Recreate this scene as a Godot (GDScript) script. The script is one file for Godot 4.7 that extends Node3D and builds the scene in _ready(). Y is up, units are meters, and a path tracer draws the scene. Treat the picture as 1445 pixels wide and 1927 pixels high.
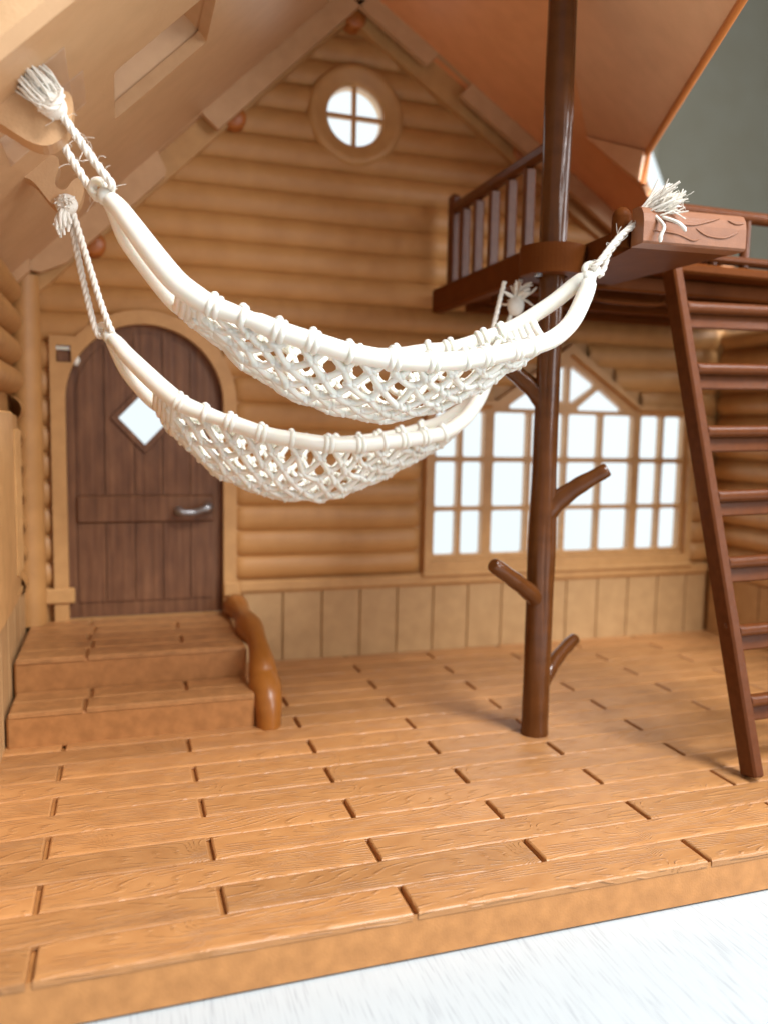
extends Node3D
# A toy log house, seen close up. All lengths below are written in "units" of the toy (1 unit = 12 cm);
# U turns them into metres when vertices and positions are made.

const U := 0.12
const ZF := 1.892      # front edge of the plank floor
const LX := -0.345     # inner face of the left wall
const RX := 2.85       # inner face of the right wall
const LOFT_Y := 1.60
var rng := RandomNumberGenerator.new()
var M := {}
var T := {}

func _ready() -> void:
	rng.seed = 7
	setup_view()
	make_textures()
	make_materials()
	build_surroundings()
	build_floor()
	build_back_wall()
	build_left_wall()
	build_right_wall()
	build_left_roof()
	build_right_roof()
	build_steps()
	build_trunk()
	build_loft()
	build_ladder()
	build_hammocks()
	build_cords()

# ---------------------------------------------------------------- camera, light, exposure
func setup_view() -> void:
	var cam := Camera3D.new()
	cam.name = "camera"
	var att := CameraAttributesPhysical.new()
	att.frustum_focal_length = 18.95
	att.frustum_focus_distance = 2.02 * U
	att.exposure_aperture = 6.2
	cam.attributes = att
	cam.near = 0.01
	cam.far = 40.0
	cam.transform = Transform3D(Basis(Vector3(0.9508, 0.0190, 0.3092), Vector3(0.0127, 0.9947, -0.1021), Vector3(-0.3096, 0.1019, 0.9454)).orthonormalized(), Vector3(0, 1, 3.38) * U)
	add_child(cam)
	cam.fov = 64.69
	cam.current = true
	var e := Environment.new()
	e.background_mode = Environment.BG_COLOR
	e.background_color = Color(0.86, 0.87, 0.88)
	e.background_energy_multiplier = 0.37
	e.tonemap_mode = Environment.TONE_MAPPER_LINEAR
	e.tonemap_exposure = 1.1
	e.sdfgi_enabled = true
	e.ssao_enabled = true
	e.ssil_enabled = true
	var we := WorldEnvironment.new()
	we.name = "environment"
	we.environment = e
	add_child(we)
	# the room's big window, in front of the toy and to its right
	area_light("front_window", Vector3(3.0, 6.6, 5.3), Vector3(0.9, 0.3, 1.35), Vector2(2.4, 2.4), Color(0.99, 0.99, 0.99), 1.16)
	area_light("low_front_window", Vector3(4.0, 2.5, 6.6), Vector3(1.2, 1.2, 1.0), Vector2(2.0, 2.2), Color(0.985, 0.99, 1.0), 0.21)
	# a second window, on the right
	area_light("side_window", Vector3(6.4, 3.3, 2.7), Vector3(1.0, 1.0, 1.4), Vector2(1.7, 3.0), Color(0.98, 0.985, 1.0), 0.26)

func area_light(called: String, at: Vector3, to: Vector3, size: Vector2, col: Color, energy: float) -> void:
	var l := AreaLight3D.new()
	l.name = called
	l.area_size = size * U
	l.area_normalize_energy = true
	l.light_color = col
	l.light_energy = energy
	l.area_range = 8.0
	l.area_attenuation = 2.0
	l.shadow_enabled = true
	add_child(l)
	l.look_at_from_position(at * U, to * U, Vector3.UP)

# ---------------------------------------------------------------- mesh helpers
class Geo:
	var st := SurfaceTool.new()
	func _init() -> void:
		st.begin(Mesh.PRIMITIVE_TRIANGLES)
	func tri(a: Vector3, b: Vector3, c: Vector3, smooth := false) -> void:   # counter-clockwise from outside
		st.set_smooth_group(0 if smooth else -1)
		st.add_vertex(a * U)
		st.add_vertex(c * U)
		st.add_vertex(b * U)
	func quad(a: Vector3, b: Vector3, c: Vector3, d: Vector3, smooth := false) -> void:
		tri(a, b, c, smooth)
		tri(a, c, d, smooth)
	func face(p: Array, away: Vector3, smooth := false) -> void:   # a flat polygon that looks away from the point away
		var n: Vector3 = (p[1] - p[0]).cross(p[2] - p[0])
		var mid := Vector3.ZERO
		for q in p:
			mid += q
		mid /= p.size()
		if n.dot(mid - away) < 0.0:
			p = p.duplicate()
			p.reverse()
		for i in range(1, p.size() - 1):
			tri(p[0], p[i], p[i + 1], smooth)
	func box(c: Vector3, s: Vector3, ch := 0.0, b := Basis.IDENTITY) -> void:
		var h := s * 0.5
		ch = minf(ch, minf(h.x, minf(h.y, h.z)) * 0.9)
		if ch <= 0.0:
			ch = 0.0005
		var pt := func(sx: int, sy: int, sz: int, ax: int) -> Vector3:
			var v := Vector3(sx * (h.x - ch), sy * (h.y - ch), sz * (h.z - ch))
			v[ax] = [sx, sy, sz][ax] * h[ax]
			return c + b * v
		for ax in 3:
			var a1 := (ax + 1) % 3
			var a2 := (ax + 2) % 3
			for s0 in [-1, 1]:
				var f := []
				for k in [[-1, -1], [1, -1], [1, 1], [-1, 1]]:
					var sg := [0, 0, 0]
					sg[ax] = s0
					sg[a1] = k[0]
					sg[a2] = k[1]
					f.append(pt.call(sg[0], sg[1], sg[2], ax))
				face(f, c)
			for k in [[-1, -1], [1, -1], [1, 1], [-1, 1]]:   # the edges that run along ax
				var lo := [0, 0, 0]
				lo[ax] = -1
				lo[a1] = k[0]
				lo[a2] = k[1]
				var hi := lo.duplicate()
				hi[ax] = 1
				face([pt.call(lo[0], lo[1], lo[2], a1), pt.call(lo[0], lo[1], lo[2], a2), pt.call(hi[0], hi[1], hi[2], a2), pt.call(hi[0], hi[1], hi[2], a1)], c)
		for sx in [-1, 1]:
			for sy in [-1, 1]:
				for sz in [-1, 1]:
					face([pt.call(sx, sy, sz, 0), pt.call(sx, sy, sz, 1), pt.call(sx, sy, sz, 2)], c)
	func tube(p: Array, r: Array, sides := 10, caps := true) -> void:
		var n := p.size()
		var rings := []
		var up := Vector3.UP
		for i in n:
			var t: Vector3 = (p[mini(i + 1, n - 1)] - p[maxi(i - 1, 0)]).normalized()
			if i == 0 and absf(t.dot(up)) > 0.9:
				up = Vector3(1, 0, 0.2)
			var a := (up - t * up.dot(t)).normalized()
			up = a
			var bb := t.cross(a)
			var ring := []
			for k in sides:
				var an := TAU * k / sides
				ring.append(p[i] + (a * cos(an) + bb * sin(an)) * r[mini(i, r.size() - 1)])
			rings.append(ring)
		for i in n - 1:
			for k in sides:
				var k2 := (k + 1) % sides
				quad(rings[i][k], rings[i][k2], rings[i + 1][k2], rings[i + 1][k], true)
		if caps:
			face(rings[0], p[1])
			face(rings[n - 1], p[n - 2])
	func ball(c: Vector3, r: Vector3, b := Basis.IDENTITY, rows := 8, cols := 12) -> void:
		for i in rows:
			for k in cols:
				var q := []
				for d in [[0, 0], [1, 0], [1, 1], [0, 1]]:
					var la: float = PI * (i + d[0]) / rows - PI / 2
					var lo: float = TAU * (k + d[1]) / cols
					q.append(c + b * (Vector3(cos(la) * cos(lo), sin(la), cos(la) * sin(lo)) * r))
				if i == 0:
					tri(q[0], q[1], q[2], true)
				elif i == rows - 1:
					tri(q[0], q[1], q[3], true)
				else:
					quad(q[0], q[1], q[2], q[3], true)
	func prism(poly: PackedVector2Array, z0: float, z1: float, xf := Transform3D.IDENTITY, skip := [], ch := 0.0) -> void:   # an outline in x,y between two depths; skip: x lines without side faces
		if Geometry2D.is_polygon_clockwise(poly):
			poly = poly.duplicate()
			poly.reverse()
		var top := poly
		if ch > 0.0:
			var inner := Geometry2D.offset_polygon(poly, -ch, Geometry2D.JOIN_MITER)
			if inner.size() == 1 and inner[0].size() == poly.size():
				var near := PackedVector2Array()
				for p in poly:
					var best := inner[0][0]
					for q in inner[0]:
						if q.distance_squared_to(p) < best.distance_squared_to(p):
							best = q
					near.append(best)
				top = near
			else:
				ch = 0.0
		var idx := Geometry2D.triangulate_polygon(poly)
		for i in range(0, idx.size(), 3):
			var q := [poly[idx[i]], poly[idx[i + 1]], poly[idx[i + 2]]]
			var t := [top[idx[i]], top[idx[i + 1]], top[idx[i + 2]]]
			if (q[1] - q[0]).cross(q[2] - q[0]) < 0.0:
				q.reverse()
				t.reverse()
			var f := func(v: Vector2, z: float) -> Vector3: return xf * Vector3(v.x, v.y, z)
			tri(f.call(t[0], z1), f.call(t[1], z1), f.call(t[2], z1))
			tri(f.call(q[0], z0), f.call(q[2], z0), f.call(q[1], z0))
		for i in poly.size():
			var j := (i + 1) % poly.size()
			var a := poly[i]
			var b := poly[j]
			var cut := false
			for s in skip:
				if absf(a.x - s) < 1e-4 and absf(b.x - s) < 1e-4:
					cut = true
			if cut:
				continue
			var zt := z1 - ch
			quad(xf * Vector3(a.x, a.y, z0), xf * Vector3(b.x, b.y, z0), xf * Vector3(b.x, b.y, zt), xf * Vector3(a.x, a.y, zt))
			if ch > 0.0:
				quad(xf * Vector3(a.x, a.y, zt), xf * Vector3(b.x, b.y, zt), xf * Vector3(top[j].x, top[j].y, z1), xf * Vector3(top[i].x, top[i].y, z1))
	func plate(outer: PackedVector2Array, holes: Array, cuts: Array, z0: float, z1: float, xf := Transform3D.IDENTITY) -> void:   # a plate with holes; every hole is crossed by a line of cuts
		var edges := [-99.0]
		edges.append_array(cuts)
		edges.append(99.0)
		for i in edges.size() - 1:
			var strip := PackedVector2Array([Vector2(edges[i], -99), Vector2(edges[i + 1], -99), Vector2(edges[i + 1], 99), Vector2(edges[i], 99)])
			var bits := Geometry2D.intersect_polygons(outer, strip)
			for h in holes:
				var left: Array[PackedVector2Array] = []
				for b in bits:
					left.append_array(Geometry2D.clip_polygons(b, h))
				bits = left
			for b in bits:
				prism(b, z0, z1, xf, cuts)
	func done() -> ArrayMesh:
		st.generate_normals()
		return st.commit()

func named(called: String, parent: Node) -> String:
	var n := called
	var k := 0
	while parent.has_node(NodePath(n)):
		k += 1
		n = "%s_%03d" % [called, k]
	return n

func put(called: String, g, mat: Material, parent: Node, at := Vector3.ZERO, basis := Basis.IDENTITY) -> MeshInstance3D:
	var o := MeshInstance3D.new()
	o.mesh = g.done() if g is Geo else g
	o.material_override = mat
	o.name = named(called, parent)
	o.transform = Transform3D(basis, at * U)
	parent.add_child(o, true)
	return o

func thing(called: String, label: String, category: String, at := Vector3.ZERO, group := "") -> Node3D:
	var o := Node3D.new()
	o.name = named(called, self)
	o.position = at * U
	add_child(o, true)
	return tag(o, label, category, group)

func tag(o: Node3D, label: String, category: String, group := "") -> Node3D:
	o.set_meta("label", label)
	if category:
		o.set_meta("category", category)
	if group:
		o.set_meta("group", group)
	return o

func rect(x0: float, y0: float, x1: float, y1: float) -> PackedVector2Array:
	return PackedVector2Array([Vector2(x0, y0), Vector2(x1, y0), Vector2(x1, y1), Vector2(x0, y1)])

func round_rect(x0: float, y0: float, x1: float, y1: float, r: float) -> PackedVector2Array:
	var p := PackedVector2Array()
	for c in [[x1 - r, y0 + r, -90], [x1 - r, y1 - r, 0], [x0 + r, y1 - r, 90], [x0 + r, y0 + r, 180]]:
		for k in 5:
			var a := deg_to_rad(c[2] + k * 22.5)
			p.append(Vector2(c[0] + cos(a) * r, c[1] + sin(a) * r))
	return p

func rounded(p: PackedVector2Array, r: float) -> PackedVector2Array:
	var a := Geometry2D.offset_polygon(p, -r, Geometry2D.JOIN_MITER)
	return Geometry2D.offset_polygon(a[0], r, Geometry2D.JOIN_ROUND)[0]

func disc(c: Vector2, r: float, n := 40) -> PackedVector2Array:
	var p := PackedVector2Array()
	for k in n:
		p.append(c + Vector2.from_angle(TAU * k / n) * r)
	return p

func arch(x0: float, x1: float, y0: float, spring: float, n := 28) -> PackedVector2Array:
	var p := PackedVector2Array([Vector2(x0, y0), Vector2(x1, y0)])
	var c := (x0 + x1) / 2
	var r := (x1 - x0) / 2
	for k in n + 1:
		var a := PI * k / n
		p.append(Vector2(c + cos(a) * r, spring + sin(a) * r))
	return p

func smooth_path(p: Array, n: int) -> Array:   # n points, evenly spread along a curve through p
	var c := Curve3D.new()
	c.bake_interval = 0.004
	for i in p.size():
		var t: Vector3 = (p[mini(i + 1, p.size() - 1)] - p[maxi(i - 1, 0)]) / 6.0
		c.add_point(p[i], -t, t)
	var out := []
	var l := c.get_baked_length()
	for i in n:
		out.append(c.sample_baked(l * i / (n - 1), true))
	return out

# ---------------------------------------------------------------- textures and materials
func noise(seed_: int, freq: float, octaves := 4) -> FastNoiseLite:
	var n := FastNoiseLite.new()
	n.seed = seed_
	n.noise_type = FastNoiseLite.TYPE_SIMPLEX_SMOOTH
	n.frequency = freq
	n.fractal_octaves = octaves
	return n

func grey(w: int, h: int, data: PackedByteArray) -> ImageTexture:
	var im := Image.create_from_data(w, h, false, Image.FORMAT_L8, data)
	im.generate_mipmaps()
	return ImageTexture.create_from_image(im)

func tinted(im: Image, a: Color, b: Color) -> ImageTexture:
	var w := im.get_width()
	var h := im.get_height()
	var src := im.get_data()
	var out := PackedByteArray()
	out.resize(w * h * 3)
	for i in w * h:
		var t := src[i] / 255.0
		out[i * 3] = int(255.0 * lerpf(a.r, b.r, t))
		out[i * 3 + 1] = int(255.0 * lerpf(a.g, b.g, t))
		out[i * 3 + 2] = int(255.0 * lerpf(a.b, b.b, t))
	return ImageTexture.create_from_image(Image.create_from_data(w, h, false, Image.FORMAT_RGB8, out))

func make_textures() -> void:
	# embossed wood grain of the plank floor: thin raised lines, broken up, bending in long arches
	var w := 1024
	var h := 512
	var bend_im := noise(3, 0.0052, 1).get_seamless_image(150, h)   # drawn out along the plank
	bend_im.resize(w, h, Image.INTERPOLATE_CUBIC)
	var bend := bend_im.get_data()
	var gaps_im := noise(9, 0.06, 2).get_seamless_image(110, h)
	gaps_im.resize(w, h, Image.INTERPOLATE_CUBIC)
	var gaps := gaps_im.get_data()
	var spots := noise(21, 0.12, 2).get_seamless_image(w, h).get_data()
	var d := PackedByteArray()
	d.resize(w * h)
	for y in h:
		for x in w:
			var i := y * w + x
			var v := fposmod(y * 31.0 / h + bend[i] * 0.032, 1.0)
			var line := clampf(1.0 - absf(v - 0.5) * 5.5, 0.0, 1.0)
			var on := clampf((gaps[i] - 95.0) / 40.0, 0.0, 1.0)
			d[i] = int(clampf(60.0 + 150.0 * line * on + 0.07 * spots[i], 0.0, 255.0))
	T.grain = grey(w, h, d)
	T.mottle = noise(31, 0.012, 5).get_seamless_image(512, 512)
	T.fine = noise(41, 0.11, 3).get_seamless_image(512, 512)
	var im := Image.create_from_data(512, 512, false, Image.FORMAT_L8, T.fine.get_data())
	T.fine_tex = ImageTexture.create_from_image(im)
	# streaks: fine lines along one direction, for brushed wood
	var s1 := noise(51, 0.02, 4).get_seamless_image(1024, 64)
	s1.resize(1024, 1024, Image.INTERPOLATE_CUBIC)
	T.streak = s1
	T.streak_tex = ImageTexture.create_from_image(s1)
	# hairlines of brushed white paint: mostly clean, a few thin dark scratches
	var s2 := noise(61, 0.11, 3).get_seamless_image(1024, 96)
	s2.resize(1024, 1024, Image.INTERPOLATE_CUBIC)
	var hd := s2.get_data()
	for i in hd.size():
		hd[i] = int(255.0 * (0.75 * clampf((hd[i] - 50.0) / 30.0, 0.0, 1.0) + 0.25 * clampf(hd[i] / 190.0, 0.0, 1.0)))
	T.hair = Image.create_from_data(1024, 1024, false, Image.FORMAT_L8, hd)
	# old door boards: streaks and pale dusty patches
	var dd := s1.get_data()
	var mt: PackedByteArray = T.mottle.get_data()
	for y in 1024:
		for x in 1024:
			dd[y * 1024 + x] = int(0.55 * dd[y * 1024 + x] + 0.45 * mt[(y / 2) * 512 + x / 2])
	T.door = Image.create_from_data(1024, 1024, false, Image.FORMAT_L8, dd)

func plastic(albedo: Color, rough: float, dark := 0.9, size := 0.6, spec := 0.5, relief := 0.006) -> StandardMaterial3D:
	var m := StandardMaterial3D.new()
	m.albedo_color = albedo
	var key := "mottle_%.2f" % dark
	if not T.has(key):
		T[key] = tinted(T.mottle, Color(dark, dark * 0.985, dark * 0.965), Color(1, 1, 1))
	m.albedo_texture = T[key]
	m.roughness = rough
	m.metallic_specular = spec
	m.uv1_triplanar = true
	m.uv1_world_triplanar = true
	m.uv1_scale = Vector3.ONE / (size * U)
	if relief > 0.0:
		m.heightmap_enabled = true
		m.heightmap_texture = T.fine_tex
		m.heightmap_scale = relief
	return m

func make_materials() -> void:
	M.log = plastic(Color(0.775, 0.575, 0.345), 0.5, 0.9)
	M.trim = plastic(Color(0.80, 0.615, 0.395), 0.45, 0.92)
	M.panel = plastic(Color(0.78, 0.63, 0.44), 0.5, 0.92)
	M.roof = plastic(Color(0.81, 0.65, 0.485), 0.42, 0.94)
	M.roof_right = plastic(Color(0.93, 0.655, 0.445), 0.42, 0.94)
	M.roof_wing = plastic(Color(0.95, 0.75, 0.58), 0.42, 0.94)
	M.logs = []
	for k in 4:
		var v := 0.985 + 0.012 * k
		M.logs.append(plastic(Color(0.775 * v, 0.575 * v, 0.345 * v), 0.5, 0.93, 0.5 + 0.13 * k))
	M.roof_rim = plastic(Color(0.85, 0.52, 0.27), 0.4, 0.94)
	M.base = plastic(Color(0.755, 0.525, 0.30), 0.45, 0.86, 0.35)
	M.steps = plastic(Color(0.74, 0.515, 0.305), 0.45, 0.86, 0.35)
	M.rail = plastic(Color(0.66, 0.41, 0.165), 0.3, 0.85, 0.3)
	M.knob = plastic(Color(0.72, 0.42, 0.18), 0.4)
	M.trunk = plastic(Color(0.385, 0.22, 0.095), 0.2, 0.86, 0.4, 0.45, 0.003)
	M.loft = plastic(Color(0.41, 0.22, 0.09), 0.5, 0.9, 0.6, 0.15)
	M.tread = plastic(Color(0.765, 0.55, 0.345), 0.42, 0.82, 0.4)
	M.board = plastic(Color(0.57, 0.36, 0.225), 0.4, 0.9, 0.3)
	M.ladder = plastic(Color(0.41, 0.225, 0.11), 0.26, 0.88, 0.25, 0.36, 0.006)
	M.white = plastic(Color(0.94, 0.935, 0.90), 0.33, 0.985, 0.5, 0.5, 0.0)
	M.white.subsurf_scatter_enabled = true
	M.white.subsurf_scatter_strength = 0.12
	M.cord = plastic(Color(0.94, 0.925, 0.89), 0.9, 0.95, 0.2, 0.2, 0.004)
	M.planks = []
	for k in 9:
		var m := StandardMaterial3D.new()
		var v := 1.0 + ((k * 4) % 9 - 4.0) * 0.013
		m.albedo_color = Color(0.73 * v, 0.525 * v, 0.325 * v)
		m.albedo_texture = tinted(T.mottle, Color(0.91, 0.88, 0.85), Color(1, 1, 1)) if k == 0 else M.planks[0].albedo_texture
		m.roughness = 0.4
		m.uv1_triplanar = true
		m.uv1_scale = Vector3(1.0 / 0.742, 1.0 / 0.371, 1.0 / 0.371) / U
		m.uv1_offset = Vector3(k * 0.387 + 0.1, k * 0.21, k * 0.273 + 0.05)
		m.heightmap_enabled = true
		m.heightmap_texture = T.grain
		m.heightmap_scale = 0.046
		M.planks.append(m)
	M.door = StandardMaterial3D.new()
	M.door.albedo_color = Color(0.55, 0.38, 0.255)
	M.door.albedo_texture = tinted(T.door, Color(0.62, 0.56, 0.52), Color(1, 1, 1))
	M.door.roughness = 0.5
	M.door.uv1_triplanar = true
	M.door.uv1_world_triplanar = true
	M.door.uv1_scale = Vector3(2.2, 0.9, 2.2) / U
	M.door.heightmap_enabled = true
	M.door.heightmap_texture = T.streak_tex
	M.door.heightmap_scale = 0.008
	M.metal = StandardMaterial3D.new()
	M.metal.albedo_color = Color(0.62, 0.62, 0.63)
	M.metal.metallic = 0.85
	M.metal.roughness = 0.35
	M.tape = StandardMaterial3D.new()
	M.tape.albedo_color = Color(1, 0.97, 0.93, 0.05)
	M.tape.transparency = BaseMaterial3D.TRANSPARENCY_ALPHA
	M.tape.roughness = 0.15
	M.table = StandardMaterial3D.new()
	M.table.albedo_color = Color(0.745, 0.775, 0.785)
	M.table.albedo_texture = tinted(T.hair, Color(0.89, 0.89, 0.90), Color(1, 1, 1))
	M.table.roughness = 0.5
	M.table.uv1_triplanar = true
	M.table.uv1_world_triplanar = true
	M.table.uv1_scale = Vector3(1.5, 1.0, 0.6) / U
	M.room = plastic(Color(0.495, 0.485, 0.43), 0.9, 0.97, 3.0, 0.3, 0.0)
	M.casing = plastic(Color(0.55, 0.54, 0.485), 0.8, 0.97, 3.0, 0.3, 0.0)
	M.glow = StandardMaterial3D.new()
	M.glow.albedo_color = Color(0.2, 0.2, 0.2)
	M.glow.roughness = 1.0
	M.glow.emission_enabled = true
	M.glow.emission = Color(0.92, 0.968, 0.985)
	M.glow.emission_energy_multiplier = 0.98

# ---------------------------------------------------------------- what stands round the toy
func build_surroundings() -> void:
	var g := Geo.new()
	g.box(Vector3(1, -0.35, 0.5), Vector3(16, 0.5, 12), 0.02)
	var t := put("table_top", g, M.table, self)
	tag(t, "white painted wooden table top under the toy house", "table")
	g = Geo.new()
	g.box(Vector3(2, 2.5, -5.0), Vector3(30, 16, 0.3), 0.02)
	var wall := put("room_wall", g, M.room, self)
	wall.set_meta("kind", "structure")
	wall.set_meta("label", "plain grey green room wall behind the toy house")
	g = Geo.new()
	g.box(Vector3(5.55, 2.5, -4.78), Vector3(0.55, 16, 0.1), 0.02)
	var strip := put("wall_casing", g, M.casing, self)
	strip.set_meta("kind", "structure")
	strip.set_meta("label", "slightly paler upright strip on the grey green room wall")
	# bright window behind the toy, its sheer curtain drawn aside along a slanting edge
	g = Geo.new()
	g.prism(PackedVector2Array([Vector2(-6, -0.09), Vector2(4.62, -0.09), Vector2(4.02, 1.13), Vector2(3.345, 2.607), Vector2(3.257, 2.778), Vector2(2.3, 4.6), Vector2(-6, 4.6)]), -1.23, -1.2)
	var w := put("window_curtain", g, M.glow, self)
	tag(w, "bright sheer white curtain of the daylit window behind the toy house", "curtain")
	area_light("back_window", Vector3(-0.5, 2.2, -1.15), Vector3(-0.5, 2.2, 2), Vector2(8, 4), Color(0.93, 0.975, 1.0), 0.12)

# ---------------------------------------------------------------- plank floor
func build_floor() -> void:
	var f := thing("toy_floor", "orange brown plastic plank floor of the toy house", "floor")
	var g := Geo.new()
	var x0 := -0.75
	var x1 := 2.98
	# body: front face with a slight draft, top sunk below the planks
	g.face([Vector3(x0, -0.006, ZF - 0.004), Vector3(x1, -0.006, ZF - 0.004), Vector3(x1, -0.094, ZF + 0.008), Vector3(x0, -0.094, ZF + 0.008)], Vector3(1, 0, 0))
	g.face([Vector3(x0, -0.016, ZF - 0.012), Vector3(x1, -0.016, ZF - 0.012), Vector3(x1, -0.006, ZF - 0.004), Vector3(x0, -0.006, ZF - 0.004)], Vector3(1, -1, 0))
	g.face([Vector3(x0, -0.016, -0.1), Vector3(x1, -0.016, -0.1), Vector3(x1, -0.016, ZF - 0.012), Vector3(x0, -0.016, ZF - 0.012)], Vector3(1, -1, 0))
	g.face([Vector3(x0, -0.094, -0.1), Vector3(x1, -0.094, -0.1), Vector3(x1, -0.094, ZF + 0.008), Vector3(x0, -0.094, ZF + 0.008)], Vector3(1, 1, 0))
	for x in [x0, x1]:
		g.face([Vector3(x, -0.016, -0.1), Vector3(x, -0.016, ZF - 0.012), Vector3(x, -0.006, ZF - 0.004), Vector3(x, -0.094, ZF + 0.008), Vector3(x, -0.094, -0.1)], Vector3(1, 0, 0))
	g.face([Vector3(x0, -0.094, -0.1), Vector3(x1, -0.094, -0.1), Vector3(x1, -0.016, -0.1), Vector3(x0, -0.016, -0.1)], Vector3(1, 0, 1))
	put("base", g, M.base, f)
	var meshes := {}
	for r in 18:
		var za := ZF - 0.11 * r
		var zb := maxf(za - 0.11, -0.03)
		var x := x0
		var k := 0
		var start: float = -0.177 if r % 2 == 0 else 0.194
		if r == 0:
			start = -0.168
		var joint := start - 0.742
		while joint < x1:
			var a := maxf(joint, x0)
			var b := minf(joint + 0.742, x1)
			if b - a > 0.05:
				var key := "%.3f %.3f %d" % [b - a, za - zb, (r * 5 + k * 4 + r * r / 3) % 9]
				if not meshes.has(key):
					var p := Geo.new()
					plank_shape(p, b - a - 0.012, za - zb - 0.0006)
					meshes[key] = p.done()
				put("plank", meshes[key], M.planks[(r * 5 + k * 4 + r * r / 3) % 9], f, Vector3((a + b) / 2, rng.randf_range(-0.0012, 0.0008), (za + zb) / 2))
			joint += 0.742
			k += 1

func plank_shape(g: Geo, l: float, w: float) -> void:   # top at 0; steep butt ends, shallow sloping long edges
	var hx := l / 2
	var hz := w / 2
	var rings := [[0.0, 0.0, -0.017], [0.0, 0.0, -0.0042], [0.0015, 0.003, -0.0018], [0.0045, 0.009, 0.0]]
	var pts := []
	for q in rings:
		var a: float = hx - q[0]
		var b: float = hz - q[1]
		pts.append([Vector3(-a, q[2], b), Vector3(a, q[2], b), Vector3(a, q[2], -b), Vector3(-a, q[2], -b)])
	for i in rings.size() - 1:
		for k in 4:
			g.quad(pts[i][k], pts[i][(k + 1) % 4], pts[i + 1][(k + 1) % 4], pts[i + 1][k])
	g.quad(pts[3][0], pts[3][1], pts[3][2], pts[3][3])

# ---------------------------------------------------------------- log wall at the back
func log_shape(l: float, h: float, depth: float, round0: bool, round1: bool) -> Geo:   # a half-round log along x, its back on z = 0
	var g := Geo.new()
	var xs := []
	if round0:
		xs.append_array([[-l / 2, 0.55, 0.0], [-l / 2 + 0.006, 0.78, 0.55], [-l / 2 + 0.02, 0.93, 0.86]])
	xs.append([-l / 2 + (0.045 if round0 else 0.0), 1.0, 1.0])
	xs.append([l / 2 - (0.045 if round1 else 0.0), 1.0, 1.0])
	if round1:
		xs.append_array([[l / 2 - 0.02, 0.93, 0.86], [l / 2 - 0.006, 0.78, 0.55], [l / 2, 0.55, 0.0]])
	var n := 10
	var rings := []
	for q in xs:
		var ring := []
		for k in n + 1:
			var v := sin(-PI / 2 + PI * k / n)
			ring.append(Vector3(q[0], v * h / 2 * q[1], pow(maxf(1.0 - v * v, 0.0), 0.72) * depth * q[2]))
		rings.append(ring)
	for i in rings.size() - 1:
		for k in n:
			g.quad(rings[i][k], rings[i + 1][k], rings[i + 1][k + 1], rings[i][k + 1], true)
	return g

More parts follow.
